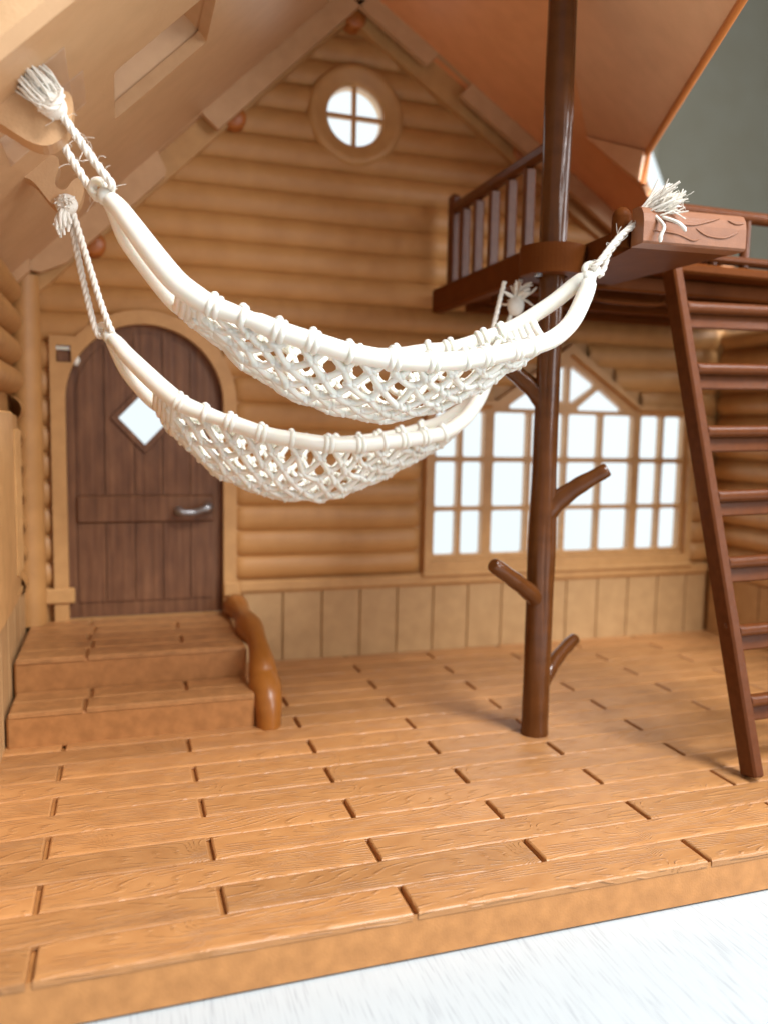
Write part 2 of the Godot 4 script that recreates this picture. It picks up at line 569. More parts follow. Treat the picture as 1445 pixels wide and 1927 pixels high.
func build_back_wall() -> void:
	var w := thing("back_wall", "tan log gable wall with arched door, round window and large gabled window", "wall")
	var gable := PackedVector2Array([Vector2(-0.42, -0.016), Vector2(2.98, -0.016), Vector2(2.98, 1.50), Vector2(0.914, 2.79), Vector2(-0.42, 1.485)])
	var rc := Vector2(0.953, 2.30)
	var door_hole := arch(-0.20, 0.41, 0.2232, 1.094)
	var win_hole := PackedVector2Array([Vector2(1.33, 0.41), Vector2(2.70, 0.41), Vector2(2.70, 1.12), Vector2(2.40, 1.12), Vector2(2.015, 1.37), Vector2(1.63, 1.12), Vector2(1.33, 1.12)])
	var pin_hole := rect(-0.222, 1.24, -0.206, 1.298)
	var g := Geo.new()
	g.plate(gable, [door_hole, win_hole, disc(rc, 0.15)], [0.1, 0.953, 2.015], -0.07, -0.024)
	put("wall_plate", g, M.log, w)
	# logs
	var pitch := 0.1078
	for k in 21:
		var y := 0.443 - 0.041 + pitch * k
		var yb := y - pitch / 2
		var yt := y + pitch / 2
		if k == 0:
			yb = 0.357
		var ym := (yb + yt) / 2
		# roof lines at this height
		var xl := maxf(-0.345, (ym - 1.882) / 0.978 - 0.02)
		var xr := minf(RX, (3.349 - ym) / 0.627 + 0.02)
		var spans := [[xl, xr, false, false]]
		var gaps := []
		if ym < 1.445:
			var hw := 0.355
			if ym > 1.094:
				hw = sqrt(maxf(0.355 * 0.355 - pow(ym - 1.094, 2), 0.0))
			var lo := 0.105 - hw + 0.008
			gaps.append([minf(lo, -0.245) if ym < 1.345 else lo, 0.105 + hw - 0.006, ym < 1.2])
		if ym < 1.14:
			gaps.append([1.285, 2.742, true])
		elif ym < 1.40:
			var hw2 := (1.44 - ym) / 0.27 * 0.38
			gaps.append([2.015 - hw2, 2.015 + hw2, false])
		if absf(ym - rc.y) < 0.165:
			var hw3 := sqrt(0.165 * 0.165 - pow(ym - rc.y, 2))
			gaps.append([rc.x - hw3, rc.x + hw3, false])
		for gp in gaps:
			var left := []
			for s in spans:
				if gp[0] > s[0] and gp[1] < s[1]:
					left.append([s[0], gp[0], s[2], gp[2]])
					left.append([gp[1], s[1], gp[2], s[3]])
				elif gp[1] <= s[0] or gp[0] >= s[1]:
					left.append(s)
				elif gp[0] <= s[0]:
					left.append([gp[1], s[1], gp[2], s[3]])
				else:
					left.append([s[0], gp[0], s[2], gp[2]])
			spans = left
		for s in spans:
			if s[1] - s[0] > 0.03:
				put("log", log_shape(s[1] - s[0], yt - yb, 0.025, s[2] and s[1] - s[0] > 0.1, s[3] and s[1] - s[0] > 0.06), M.logs[(k * 3 + int(s[0] * 7.0)) % 4], w, Vector3((s[0] + s[1]) / 2, ym, -0.024))
	# wainscot: boards under a rail
	for k in 15:
		var a := 0.486 + 0.1725 * (k - 0)
		if a > RX:
			break
		var b := minf(a + 0.1725, RX)
		g = Geo.new()
		g.box(Vector3.ZERO, Vector3(b - a - 0.004, 0.306, 0.026), 0.004)
		put("wainscot_panel", g, M.panel, w, Vector3((a + b) / 2, 0.147, -0.014))
	g = Geo.new()
	g.box(Vector3((0.47 + RX) / 2, 0.33, -0.005), Vector3(RX - 0.47, 0.05, 0.036), 0.008)
	g.box(Vector3((0.47 + RX) / 2, 0.303, -0.007), Vector3(RX - 0.474, 0.012, 0.022), 0.003)
	put("wainscot_rail", g, M.trim, w)
	# round window
	g = Geo.new()
	var ring := PackedVector2Array()
	for q in [[0.205, -0.026], [0.205, -0.004], [0.192, 0.012], [0.172, 0.014], [0.160, 0.004], [0.140, 0.002], [0.128, -0.006], [0.121, -0.012], [0.119, -0.075], [0.205, -0.075]]:
		ring.append(Vector2(q[0], q[1]))
	for k in 48:
		for i in ring.size() - 1:
			var pts := []
			for d in [[0, 0], [1, 0], [1, 1], [0, 1]]:
				var an: float = TAU * (k + d[0]) / 48
				var v: Vector2 = ring[i + d[1]]
				pts.append(Vector3(rc.x + cos(an) * v.x, rc.y + sin(an) * v.x, v.y))
			g.quad(pts[0], pts[1], pts[2], pts[3], true)
	var rw := put("round_window", g, M.trim, w)
	tag(rw, "round window in the gable with a cross of glazing bars", "")
	g = Geo.new()
	g.box(Vector3(rc.x, rc.y, -0.04), Vector3(0.018, 0.24, 0.03), 0.004)
	put("glazing_bar", g, M.trim, rw)
	for s in [-1, 1]:
		g = Geo.new()
		g.box(Vector3(rc.x + s * 0.0645, rc.y, -0.04), Vector3(0.111, 0.018, 0.028), 0.004)
		put("glazing_bar", g, M.trim, rw)
	# big window: casing and glazing bars
	g = Geo.new()
	var outer := PackedVector2Array([Vector2(1.297, 0.357), Vector2(2.733, 0.357), Vector2(2.733, 1.138), Vector2(2.395, 1.142), Vector2(2.015, 1.415), Vector2(1.635, 1.142), Vector2(1.297, 1.138)])
	g.plate(outer, [win_hole], [2.015], -0.075, 0.012)
	var bw := put("gabled_window", g, M.trim, w)
	tag(bw, "wide window with pointed top and many small panes", "")
	var holes := []
	for c in [[1.352, 1.461], [1.484, 1.589], [1.638, 1.811], [1.832, 2.005], [2.025, 2.197], [2.216, 2.386], [2.428, 2.546], [2.563, 2.676]]:
		for r in [[0.436, 0.637], [0.657, 0.862], [0.885, 1.090]]:
			holes.append(round_rect(c[0], r[0], c[1], r[1], 0.012))
	for s in [-1, 1]:
		holes.append(rounded(PackedVector2Array([Vector2(2.015 + s * 0.011, 1.322), Vector2(2.015 + s * 0.155, 1.232), Vector2(2.015 + s * 0.011, 1.132)]), 0.007))
		holes.append(rounded(PackedVector2Array([Vector2(2.015 + s * 0.172, 1.216), Vector2(2.015 + s * 0.322, 1.110), Vector2(2.015 + s * 0.040, 1.110)]), 0.007))
	g = Geo.new()
	g.plate(win_hole, holes, [1.41, 1.53, 1.724, 1.917, 2.113, 2.30, 2.49, 2.62], -0.06, -0.022)
	put("glazing_bars", g, M.trim, bw)
	g = Geo.new()
	g.box(Vector3(2.015, 0.352, 0.0), Vector3(1.46, 0.02, 0.05), 0.006)
	put("sill", g, M.trim, bw)
	# purlin ends
	for q in [[0.935, 2.668], [0.449, 2.216], [-0.085, 1.684], [1.705, 2.235]]:
		g = Geo.new()
		for i in 1:
			var rs := [0.047, 0.047, 0.043, 0.032, 0.012]
			var zs := [-0.03, 0.026, 0.038, 0.045, 0.048]
			var pth := []
			for z in zs:
				pth.append(Vector3(0, 0, z))
			g.tube(pth, rs, 20)
		put("purlin_end", g, M.knob, w, Vector3(q[0], q[1], 0))
	# gable trim under the roof, seen in the notches of its flange
	g = Geo.new()
	g.prism(PackedVector2Array([Vector2(-0.34, 1.43), Vector2(0.914, 2.655), Vector2(0.914, 2.776), Vector2(-0.34, 1.55)]), -0.024, 0.03)
	g.prism(PackedVector2Array([Vector2(0.914, 2.655), Vector2(2.4, 1.724), Vector2(2.4, 1.845), Vector2(0.914, 2.776)]), -0.024, 0.03, Transform3D.IDENTITY, [0.914])
	put("gable_trim", g, M.trim, w)
	build_door(w)

func build_door(w: Node3D) -> void:
	var g := Geo.new()
	# door frame with its hinge block at the upper left
	var frame := arch(-0.25, 0.46, 0.2, 1.094)
	frame = Geometry2D.merge_polygons(frame, rect(-0.25, 1.0, 0.0, 1.335))[0]
	g.plate(frame, [arch(-0.197, 0.407, 0.1, 1.094), rect(-0.226, 1.236, -0.172, 1.300)], [-0.2, 0.105], -0.03, 0.014)
	var fr := put("door_frame", g, M.trim, w)
	for s in [[-0.285, -0.175], [0.405, 0.475]]:
		g = Geo.new()
		g.box(Vector3((s[0] + s[1]) / 2, 0.325, 0.004), Vector3(s[1] - s[0], 0.06, 0.042), 0.006)
		put("plinth_block", g, M.trim, fr)
	g = Geo.new()
	g.box(Vector3(-0.306, 0.26, -0.012), Vector3(0.06, 0.09, 0.024), 0.004)
	put("plinth_block", g, M.trim, fr)
	g = Geo.new()
	g.box(Vector3(-0.199, 1.258, -0.012), Vector3(0.05, 0.04, 0.02), 0.002)
	put("hinge_pocket", g, M.door, fr)
	g = Geo.new()
	g.tube([Vector3(-0.226, 1.290, -0.004), Vector3(-0.172, 1.290, -0.004)], [0.009], 10)
	var hp := put("hinge_pin", g, M.white, fr)
	tag(hp, "small white pin in the hinge pocket", "")
	g = Geo.new()
	g.ball(Vector3(-0.156, 1.245, 0.0), Vector3(0.015, 0.022, 0.014))
	hp = put("hinge_pin", g, M.white, fr)
	tag(hp, "round white stud at the door's upper left edge", "")
	# leaf
	var leaf := arch(-0.1985, 0.4085, 0.2258, 1.094)
	var dc := Vector2(0.098, 1.028)
	var dia := func(r: float) -> PackedVector2Array: return PackedVector2Array([dc + Vector2(-r, 0), dc + Vector2(0, -r * 1.06), dc + Vector2(r, 0), dc + Vector2(0, r * 1.06)])
	g = Geo.new()
	g.plate(leaf, [dia.call(0.1)], [0.098], -0.055, -0.0315)
	var dr := put("door", g, M.door, w)
	tag(dr, "dark brown arched plank door with diamond window", "")
	var xs := [-0.163, -0.056, 0.057, 0.166, 0.276, 0.371]
	var inset := arch(-0.163, 0.371, 0.288, 1.094)
	for k in 5:
		for span in [[0.288, 0.606], [0.72, 1.6]]:
			var bits := Geometry2D.intersect_polygons(inset, rect(xs[k] + 0.003, span[0], xs[k + 1] - 0.003, span[1]))
			for b in bits:
				for c in Geometry2D.clip_polygons(b, dia.call(0.134)):
					if c.size() > 2 and not Geometry2D.is_polygon_clockwise(c):
						g = Geo.new()
						g.prism(c, -0.0315, -0.0245, Transform3D.IDENTITY, [], 0.0)
						put("plank", g, M.door, dr)
	g = Geo.new()
	g.box(Vector3(0.104, 0.663, -0.024), Vector3(0.535, 0.108, 0.016), 0.005)
	put("cross_board", g, M.door, dr)
	g = Geo.new()
	g.plate(dia.call(0.131), [dia.call(0.1)], [0.098], -0.04, -0.014)
	put("diamond_frame", g, M.door, dr)
	g = Geo.new()
	g.tube(smooth_path([Vector3(0.226, 0.655, -0.016), Vector3(0.226, 0.655, 0.022), Vector3(0.25, 0.650, 0.032), Vector3(0.29, 0.652, 0.030), Vector3(0.325, 0.664, 0.032), Vector3(0.346, 0.67, 0.022), Vector3(0.346, 0.67, -0.016)], 22), [0.018, 0.018, 0.018, 0.019, 0.018, 0.016, 0.0145, 0.014, 0.014, 0.014, 0.014, 0.014, 0.014, 0.0145, 0.015, 0.016, 0.018, 0.019, 0.018, 0.018], 12)
	put("handle", g, M.metal, dr)

# ---------------------------------------------------------------- side walls
func build_left_wall() -> void:
	var w := thing("left_wall", "tan log side wall at the left with casing and open shutter", "wall")
	var g := Geo.new()
	g.box(Vector3(LX - 0.06, 0.72, 0.86), Vector3(0.05, 1.47, 1.86), 0.004)
	put("wall_plate", g, M.log, w)
	var turn := Basis(Vector3.UP, PI / 2)
	for k in 12:
		var y := 0.402 + 0.1078 * k
		for s in ([[0.09, 1.78]] if y > 1.06 else [[0.09, 0.2], [1.3, 1.78]]):
			put("log", log_shape(s[1] - s[0], 0.1078, 0.05, false, false), M.log, w, Vector3(LX - 0.037, y, (s[0] + s[1]) / 2), turn)
	g = Geo.new()
	g.tube([Vector3(0, 0.2245, 0), Vector3(0, 1.545, 0)], [0.058], 20)
	put("corner_post", g, M.log, w, Vector3(-0.335, 0, 0.03))
	# window casing with ribs, and the shutter folded back in front of it
	g = Geo.new()
	g.box(Vector3(LX - 0.012, 0.72, 0.46), Vector3(0.03, 0.62, 0.42), 0.008)
	var cs := put("window_casing", g, M.trim, w)
	for z in [0.29, 0.35, 0.41]:
		g = Geo.new()
		g.box(Vector3(LX + 0.008, 0.73, z), Vector3(0.018, 0.5, 0.03), 0.006)
		put("rib", g, M.trim, cs)
	g = Geo.new()
	g.box(Vector3(-0.325, 0.735, 0.93), Vector3(0.03, 0.60, 0.56), 0.006)
	var sh := put("shutter", g, M.trim, w)
	tag(sh, "sunlit flat shutter board at the photo's left edge", "")
	for k in 10:
		g = Geo.new()
		g.box(Vector3.ZERO, Vector3(0.022, 0.39, 0.166), 0.004)
		put("wainscot_panel", g, M.panel, w, Vector3(LX - 0.014, 0.190, 0.16 + 0.1725 * k))
	g = Geo.new()
	g.box(Vector3(LX - 0.012, 0.395, 0.92), Vector3(0.03, 0.024, 1.72), 0.006)
	put("wainscot_rail", g, M.trim, w)

func build_right_wall() -> void:
	var w := thing("right_wall", "shaded log side wall at the right behind the ladder", "wall")
	var g := Geo.new()
	g.box(Vector3(RX + 0.065, 0.75, 0.86), Vector3(0.05, 1.53, 1.9), 0.004)
	put("wall_plate", g, M.log, w)
	var turn := Basis(Vector3.UP, -PI / 2)
	for k in 11:
		put("log", log_shape(1.74, 0.1078, 0.045, false, false), M.log, w, Vector3(RX + 0.04, 0.402 + 0.1078 * k, 0.88), turn)
	for k in 10:
		g = Geo.new()
		g.box(Vector3.ZERO, Vector3(0.026, 0.306, 0.168), 0.004)
		put("wainscot_panel", g, M.panel, w, Vector3(RX + 0.027, 0.147, 0.09 + 0.1725 * k))
	g = Geo.new()
	g.box(Vector3(RX + 0.02, 0.33, 0.88), Vector3(0.036, 0.05, 1.74), 0.008)
	put("wainscot_rail", g, M.trim, w)

# ---------------------------------------------------------------- roof
func build_left_roof() -> void:
	# local axes: x up the slope, y = depth (towards the viewer), z = into the room
	var r := thing("left_roof", "pinkish tan left roof slope seen from below with long recess", "roof")
	var along := Vector3(1, 0.978, 0).normalized()
	var foot := Vector3(-0.62, 1.882 - 0.978 * 0.62, 0)
	var inward := Vector3(0.978, -1, 0).normalized()
	var xf := Transform3D(Basis(along, Vector3(0, 0, 1), inward), foot)
	var sx := func(x: float) -> float: return (x + 0.62) * 1.3987
	var hole := round_rect(sx.call(0.0), 0.80, sx.call(0.262), 1.135, 0.015)
	var mid: float = sx.call(0.13)
	var g := Geo.new()
	g.plate(rect(0, -0.075, sx.call(0.914), 1.60), [hole], [mid], -0.035, 0.0, xf)
	put("panel", g, M.roof, r)
	# recess: side walls with a slope to the rear one, and the sunk ceiling
	g = Geo.new()
	var a0: float = sx.call(0.0)
	var a1: float = sx.call(0.262)
	var dpt := -0.115
	var top := [xf * Vector3(a0 - 0.008, 0.792, -0.033), xf * Vector3(a1 + 0.008, 0.792, -0.033), xf * Vector3(a1 + 0.008, 1.143, -0.033), xf * Vector3(a0 - 0.008, 1.143, -0.033)]
	var bot := [xf * Vector3(a0 + 0.012, 0.845, dpt), xf * Vector3(a1 - 0.02, 0.845, dpt), xf * Vector3(a1 - 0.02, 1.13, dpt), xf * Vector3(a0 + 0.012, 1.13, dpt)]
	for k in 4:
		g.quad(top[k], top[(k + 1) % 4], bot[(k + 1) % 4], bot[k])
	g.quad(bot[0], bot[1], bot[2], bot[3])
	put("recess", g, M.roof, r)
	# thick front lip
	g = Geo.new()
	g.box(xf * Vector3(sx.call(0.914) / 2, 1.625, -0.055), Vector3(sx.call(0.914), 0.09, 0.13), 0.022, xf.basis)
	put("front_lip", g, M.roof, r)
	# flange against the gable, with a notch
	g = Geo.new()
	var fl := PackedVector2Array([Vector2(sx.call(-0.33), 0.001), Vector2(sx.call(0.90), 0.001), Vector2(sx.call(0.905), -0.083), Vector2(sx.call(0.32), -0.083), Vector2(sx.call(0.315), -0.002), Vector2(sx.call(0.15), -0.002), Vector2(sx.call(0.135), -0.07), Vector2(sx.call(0.12), -0.083), Vector2(sx.call(-0.235), -0.083), Vector2(sx.call(-0.30), -0.05)])
	g.prism(fl, 0.07, 0.10, Transform3D(Basis(along, -inward, Vector3(0, 0, 1)), foot))
	put("flange", g, M.roof, r)
	# faint seam and clear tape round the hooks
	for q in [[Vector3(-0.25, 0, 1.10), Vector3(-0.07, 0, 1.30)], [Vector3(-0.16, 0, 1.22), Vector3(-0.10, 0, 1.48)]]:
		var p: Vector3 = q[0]
		var s: Vector3 = q[1]
		g = Geo.new()
		g.box(xf * Vector3((sx.call(p.x) + sx.call(s.x)) / 2, (p.z + s.z) / 2, 0.0025), Vector3(sx.call(s.x) - sx.call(p.x), s.z - p.z, 0.003), 0.0008, xf.basis)
		put("clear_tape", g, M.tape, r)
	# eave corner block
	g = Geo.new()
	g.prism(PackedVector2Array([Vector2(-0.42, 1.50), Vector2(-0.345, 1.50), Vector2(-0.30, 1.545), Vector2(-0.30, 1.62), Vector2(-0.42, 1.62)]), 0.115, 0.15)
	put("eave_block", g, M.roof, r)
	# hooks
	var ha := [[-0.26, 1.70], [-0.20, 1.745], [-0.165, 1.705], [-0.152, 1.668], [-0.136, 1.654], [-0.120, 1.668], [-0.115, 1.692], [-0.100, 1.706], [-0.086, 1.692], [-0.086, 1.660], [-0.098, 1.622], [-0.128, 1.592], [-0.165, 1.590], [-0.215, 1.615], [-0.29, 1.66]]
	var hb := [[-0.25, 1.69], [-0.16, 1.72], [-0.145, 1.695], [-0.157, 1.652], [-0.147, 1.634], [-0.130, 1.634], [-0.115, 1.655], [-0.100, 1.668], [-0.086, 1.658], [-0.084, 1.632], [-0.098, 1.594], [-0.126, 1.577], [-0.165, 1.592], [-0.215, 1.648], [-0.27, 1.66]]
	var lab := ["nearer peach hook under the left roof, holding the upper hammock's cord", "farther peach hook under the left roof, holding the lower hammock's cord"]
	var n := 0
	for h in [ha, hb]:
		var z: float = [1.42, 0.914][n]
		var pts := []
		for v in h:
			pts.append(Vector3(v[0], v[1], 0))
		pts.append(pts[0])
		var line := PackedVector2Array()
		for v in smooth_path(pts, 60):
			line.append(Vector2(v.x, v.y))
		line.remove_at(line.size() - 1)
		g = Geo.new()
		g.prism(line, z - 0.032, z + 0.032, Transform3D.IDENTITY, [], 0.0)
		var hk := put("hook", g, M.roof, r)
		tag(hk, lab[n], "")
		n += 1

func slab3(g: Geo, p: Array, t: Vector3) -> void:   # a flat polygon p and its copy moved by t, joined
	var c := Vector3.ZERO
	for v in p:
		c += v + t * 0.5
	c /= p.size()
	var n: Vector3 = Vector3.ZERO
	for i in range(1, p.size() - 1):
		n += (p[i] - p[0]).cross(p[i + 1] - p[0])
	n = n.normalized()
	var bx: Vector3 = (p[1] - p[0]).normalized()
	var by := n.cross(bx)
	var flat := PackedVector2Array()
	for v in p:
		flat.append(Vector2((v - p[0]).dot(bx), (v - p[0]).dot(by)))
	g.prism(flat, 0.0, t.dot(n), Transform3D(Basis(bx, by, n), p[0]))

func build_right_roof() -> void:
	var r := thing("right_roof", "orange tan right roof slope seen from below, ending in a raised wing", "roof")
	var on := func(x: float, z: float) -> Vector3: return Vector3(x, 3.349 - 0.627 * x, z)
	var up := Vector3(0.627, 1, 0).normalized() * 0.035
	var g := Geo.new()
	slab3(g, [on.call(0.914, -0.075), on.call(0.914, 1.41), on.call(1.85, 0.378), on.call(2.133, 0.348), on.call(2.6, 0.34), on.call(2.6, -0.075)], up)
	put("panel", g, M.roof_right, r)
	# wing: a second slope that folds towards the viewer
	var p0: Vector3 = on.call(0.914, 1.372)
	var p3: Vector3 = on.call(1.831, 0.361)
	var q := Vector3(1.91, 2.066, 0.65)
	var nn := (p3 - p0).cross(q - p0).normalized()
	if nn.y > 0:
		nn = -nn
	var e := Vector3(1.579, 2.152, 1.502)
	e -= nn * (e - p0).dot(nn)
	var far_end: Vector3 = q + (e - q) * 1.35
	g = Geo.new()
	slab3(g, [p0, far_end, q, p3], -nn * 0.035)
	put("wing", g, M.roof_wing, r)
	g = Geo.new()
	slab3(g, [p0, on.call(0.914, 1.66), far_end], Vector3(0, 0.03, 0.0))
	put("ridge_corner", g, M.roof_right, r)
	# small upright cheek below the wing
	var q2: Vector3 = q + Vector3(-0.012, -0.11, 0.0)
	var b3: Vector3 = on.call(2.133, 0.348)
	g = Geo.new()
	slab3(g, [p3, q, q2], (q2 - p3).cross(q - p3).normalized() * 0.02)
	slab3(g, [p3, q2, b3], Vector3(0.015, 0.02, 0.0))
	put("cheek", g, M.roof_wing, r)
	g = Geo.new()
	g.tube([q2 + Vector3(0.004, -0.01, 0), q + Vector3(0.006, 0.0, 0), far_end + Vector3(0.006, 0, 0)], [0.013], 10)
	put("rim", g, M.roof_rim, r)
	# flange against the gable with its notch
	var along := Vector3(1, -0.627, 0).normalized()
	var outn := Vector3(0.627, 1, 0).normalized()
	var sx := func(x: float) -> float: return (x - 0.914) * 1.1803
	g = Geo.new()
	var fl := PackedVector2Array([Vector2(sx.call(0.92), 0.001), Vector2(sx.call(2.55), 0.001), Vector2(sx.call(2.55), -0.07), Vector2(sx.call(1.415), -0.07), Vector2(sx.call(1.425), -0.002), Vector2(sx.call(1.275), -0.002), Vector2(sx.call(1.262), -0.065), Vector2(sx.call(1.25), -0.07), Vector2(sx.call(0.905), -0.07)])
	g.prism(fl, 0.07, 0.10, Transform3D(Basis(along, outn, Vector3(0, 0, 1)), Vector3(0.914, 2.776, 0)))
	put("flange", g, M.roof, r)

# ---------------------------------------------------------------- steps
func build_steps() -> void:
	var s := thing("door_steps", "two orange brown plank steps in front of the arched door", "steps")
	var g := Geo.new()
	g.box(Vector3((LX + 0.425) / 2 + 0.002, 0.1, 0.268), Vector3(0.425 - LX - 0.004, 0.224, 0.536), 0.007)
	g.box(Vector3((LX + 0.425) / 2 + 0.002, 0.045, 0.643), Vector3(0.425 - LX - 0.002, 0.112, 0.206), 0.007)
	put("risers", g, M.steps, s)
	var rows := [[0.224, 0.0, 0.11, 0], [0.224, 0.11, 0.22, 1], [0.224, 0.22, 0.33, 0], [0.224, 0.33, 0.437, 1], [0.224, 0.437, 0.541, 0], [0.1135, 0.541, 0.645, 1], [0.1135, 0.645, 0.749, 0]]
	for r in rows:
		var cuts: Array = [LX + 0.005, -0.115, 0.425] if r[3] == 0 else [LX + 0.005, -0.10, 0.205, 0.425]
		for i in cuts.size() - 1:
			var a: float = cuts[i]
			var b: float = cuts[i + 1]
			g = Geo.new()
			plank_shape(g, b - a - 0.012, r[2] - r[1] - 0.001)
			put("tread_plank", g, M.tread, s, Vector3((a + b) / 2, r[0], (r[1] + r[2]) / 2))
	g = Geo.new()
	var pth := smooth_path([Vector3(0.448, 0.262, 0.012), Vector3(0.452, 0.262, 0.2), Vector3(0.458, 0.245, 0.40), Vector3(0.463, 0.228, 0.535), Vector3(0.464, 0.18, 0.625), Vector3(0.464, 0.13, 0.665), Vector3(0.466, 0.085, 0.735), Vector3(0.466, 0.04, 0.755), Vector3(0.466, 0.0, 0.755)], 40)
	var rad := []
	for i in 40:
		var t := i / 39.0
		rad.append(0.043 + 0.0075 * sin(t * 17.0 + 0.6) + (0.006 if t > 0.8 else 0.0) - (0.02 * (1.0 - t * 39.0 / 2.0) if i < 2 else 0.0))
	g.tube(pth, rad, 18)
	put("handrail_log", g, M.rail, s)

# ---------------------------------------------------------------- tree trunk
func build_trunk() -> void:
	var t := thing("tree_trunk", "slender dark brown tree trunk post with four stub branches", "trunk", Vector3(1.305, 0, 1.051))
	var g := Geo.new()
	var rows := 150
	var cols := 72
	var prof := [[0.0, 0.0465], [0.03, 0.0445], [0.5, 0.0437], [0.62, 0.046], [0.9, 0.0395], [1.2, 0.0375], [1.56, 0.041], [2.0, 0.0455], [2.3, 0.043], [2.6, 0.043]]
	var grooves := [[0.52, 1.5, 1.1, 0.5], [0.9, 2.2, 0.75, 0.9], [1.65, 2.6, 0.45, 1.7], [0.1, 0.95, 0.2, 2.3], [1.0, 1.5, 2.0, 3.1], [1.7, 2.5, 1.5, 4.0], [0.3, 0.75, 1.6, 5.0]]
	var nz := noise(77, 2.2, 3)
	var pt := func(i: int, k: int) -> Vector3:
		var y := 2.56 * i / rows
		var r := 0.0
		for j in prof.size() - 1:
			if y >= prof[j][0] and y <= prof[j + 1][0]:
				r = lerpf(prof[j][1], prof[j + 1][1], smoothstep(prof[j][0], prof[j + 1][0], y))
		var an := TAU * (k % cols) / cols
		r += 0.0016 * nz.get_noise_3d(cos(an) * 0.6, y, sin(an) * 0.6)
		for gr in grooves:
			if y > gr[0] and y < gr[1]:
				var ac: float = gr[2] + 0.25 * sin(y * 3.1 + gr[3]) + 0.12 * sin(y * 7.7 + gr[3] * 2.0)
				var fade: float = minf(1.0, minf(y - gr[0], gr[1] - y) * 8.0)
				var dlt := wrapf(an - ac, -PI, PI)
				r -= 0.0045 * fade * exp(-dlt * dlt / 0.0055)
		return Vector3(cos(an) * r, y, sin(an) * r)
	for i in rows:
		for k in cols:
			g.quad(pt.call(i, k), pt.call(i + 1, k), pt.call(i + 1, k + 1), pt.call(i, k + 1), true)
	put("stem", g, M.trunk, t)
	var labs := ["stub branch pointing right and up in front of the window", "stub branch pointing left and up below the window", "thin low stub branch pointing right and away", "upper stub branch pointing left, partly behind the hammock"]
	var br := [[Vector3(0.0, 0.735, 0.0), Vector3(0.045, 0.785, 0.02), Vector3(0.10, 0.838, 0.06), Vector3(0.168, 0.887, 0.10), 0.043, 0.0225], [Vector3(0.0, 0.44, 0.0), Vector3(-0.04, 0.478, 0.02), Vector3(-0.13, 0.540, 0.05), Vector3(-0.205, 0.588, 0.07), 0.033, 0.0235], [Vector3(0.02, 0.155, -0.005), Vector3(0.055, 0.20, -0.02), Vector3(0.12, 0.245, -0.06), Vector3(0.20, 0.285, -0.10), 0.027, 0.0215], [Vector3(0.0, 1.08, 0.0), Vector3(-0.03, 1.13, -0.02), Vector3(-0.07, 1.175, -0.05), Vector3(-0.12, 1.225, -0.085), 0.034, 0.026]]
	for k in 4:
		var b: Array = br[k]
		var p := smooth_path([b[0], b[1], b[2], b[3]], 14)
		var rad := []
		for i in 14:
			rad.append(lerpf(b[4], b[5], pow(i / 13.0, 0.6)) + 0.001 * sin(i * 1.7 + k))
		p.append(p[13] + (p[13] - p[12]).normalized() * 0.004)
		rad.append(b[5] * 0.82)
		g = Geo.new()
		g.tube(p, rad, 16)
		var o := put("branch", g, M.trunk, t)
		tag(o, labs[k], "")

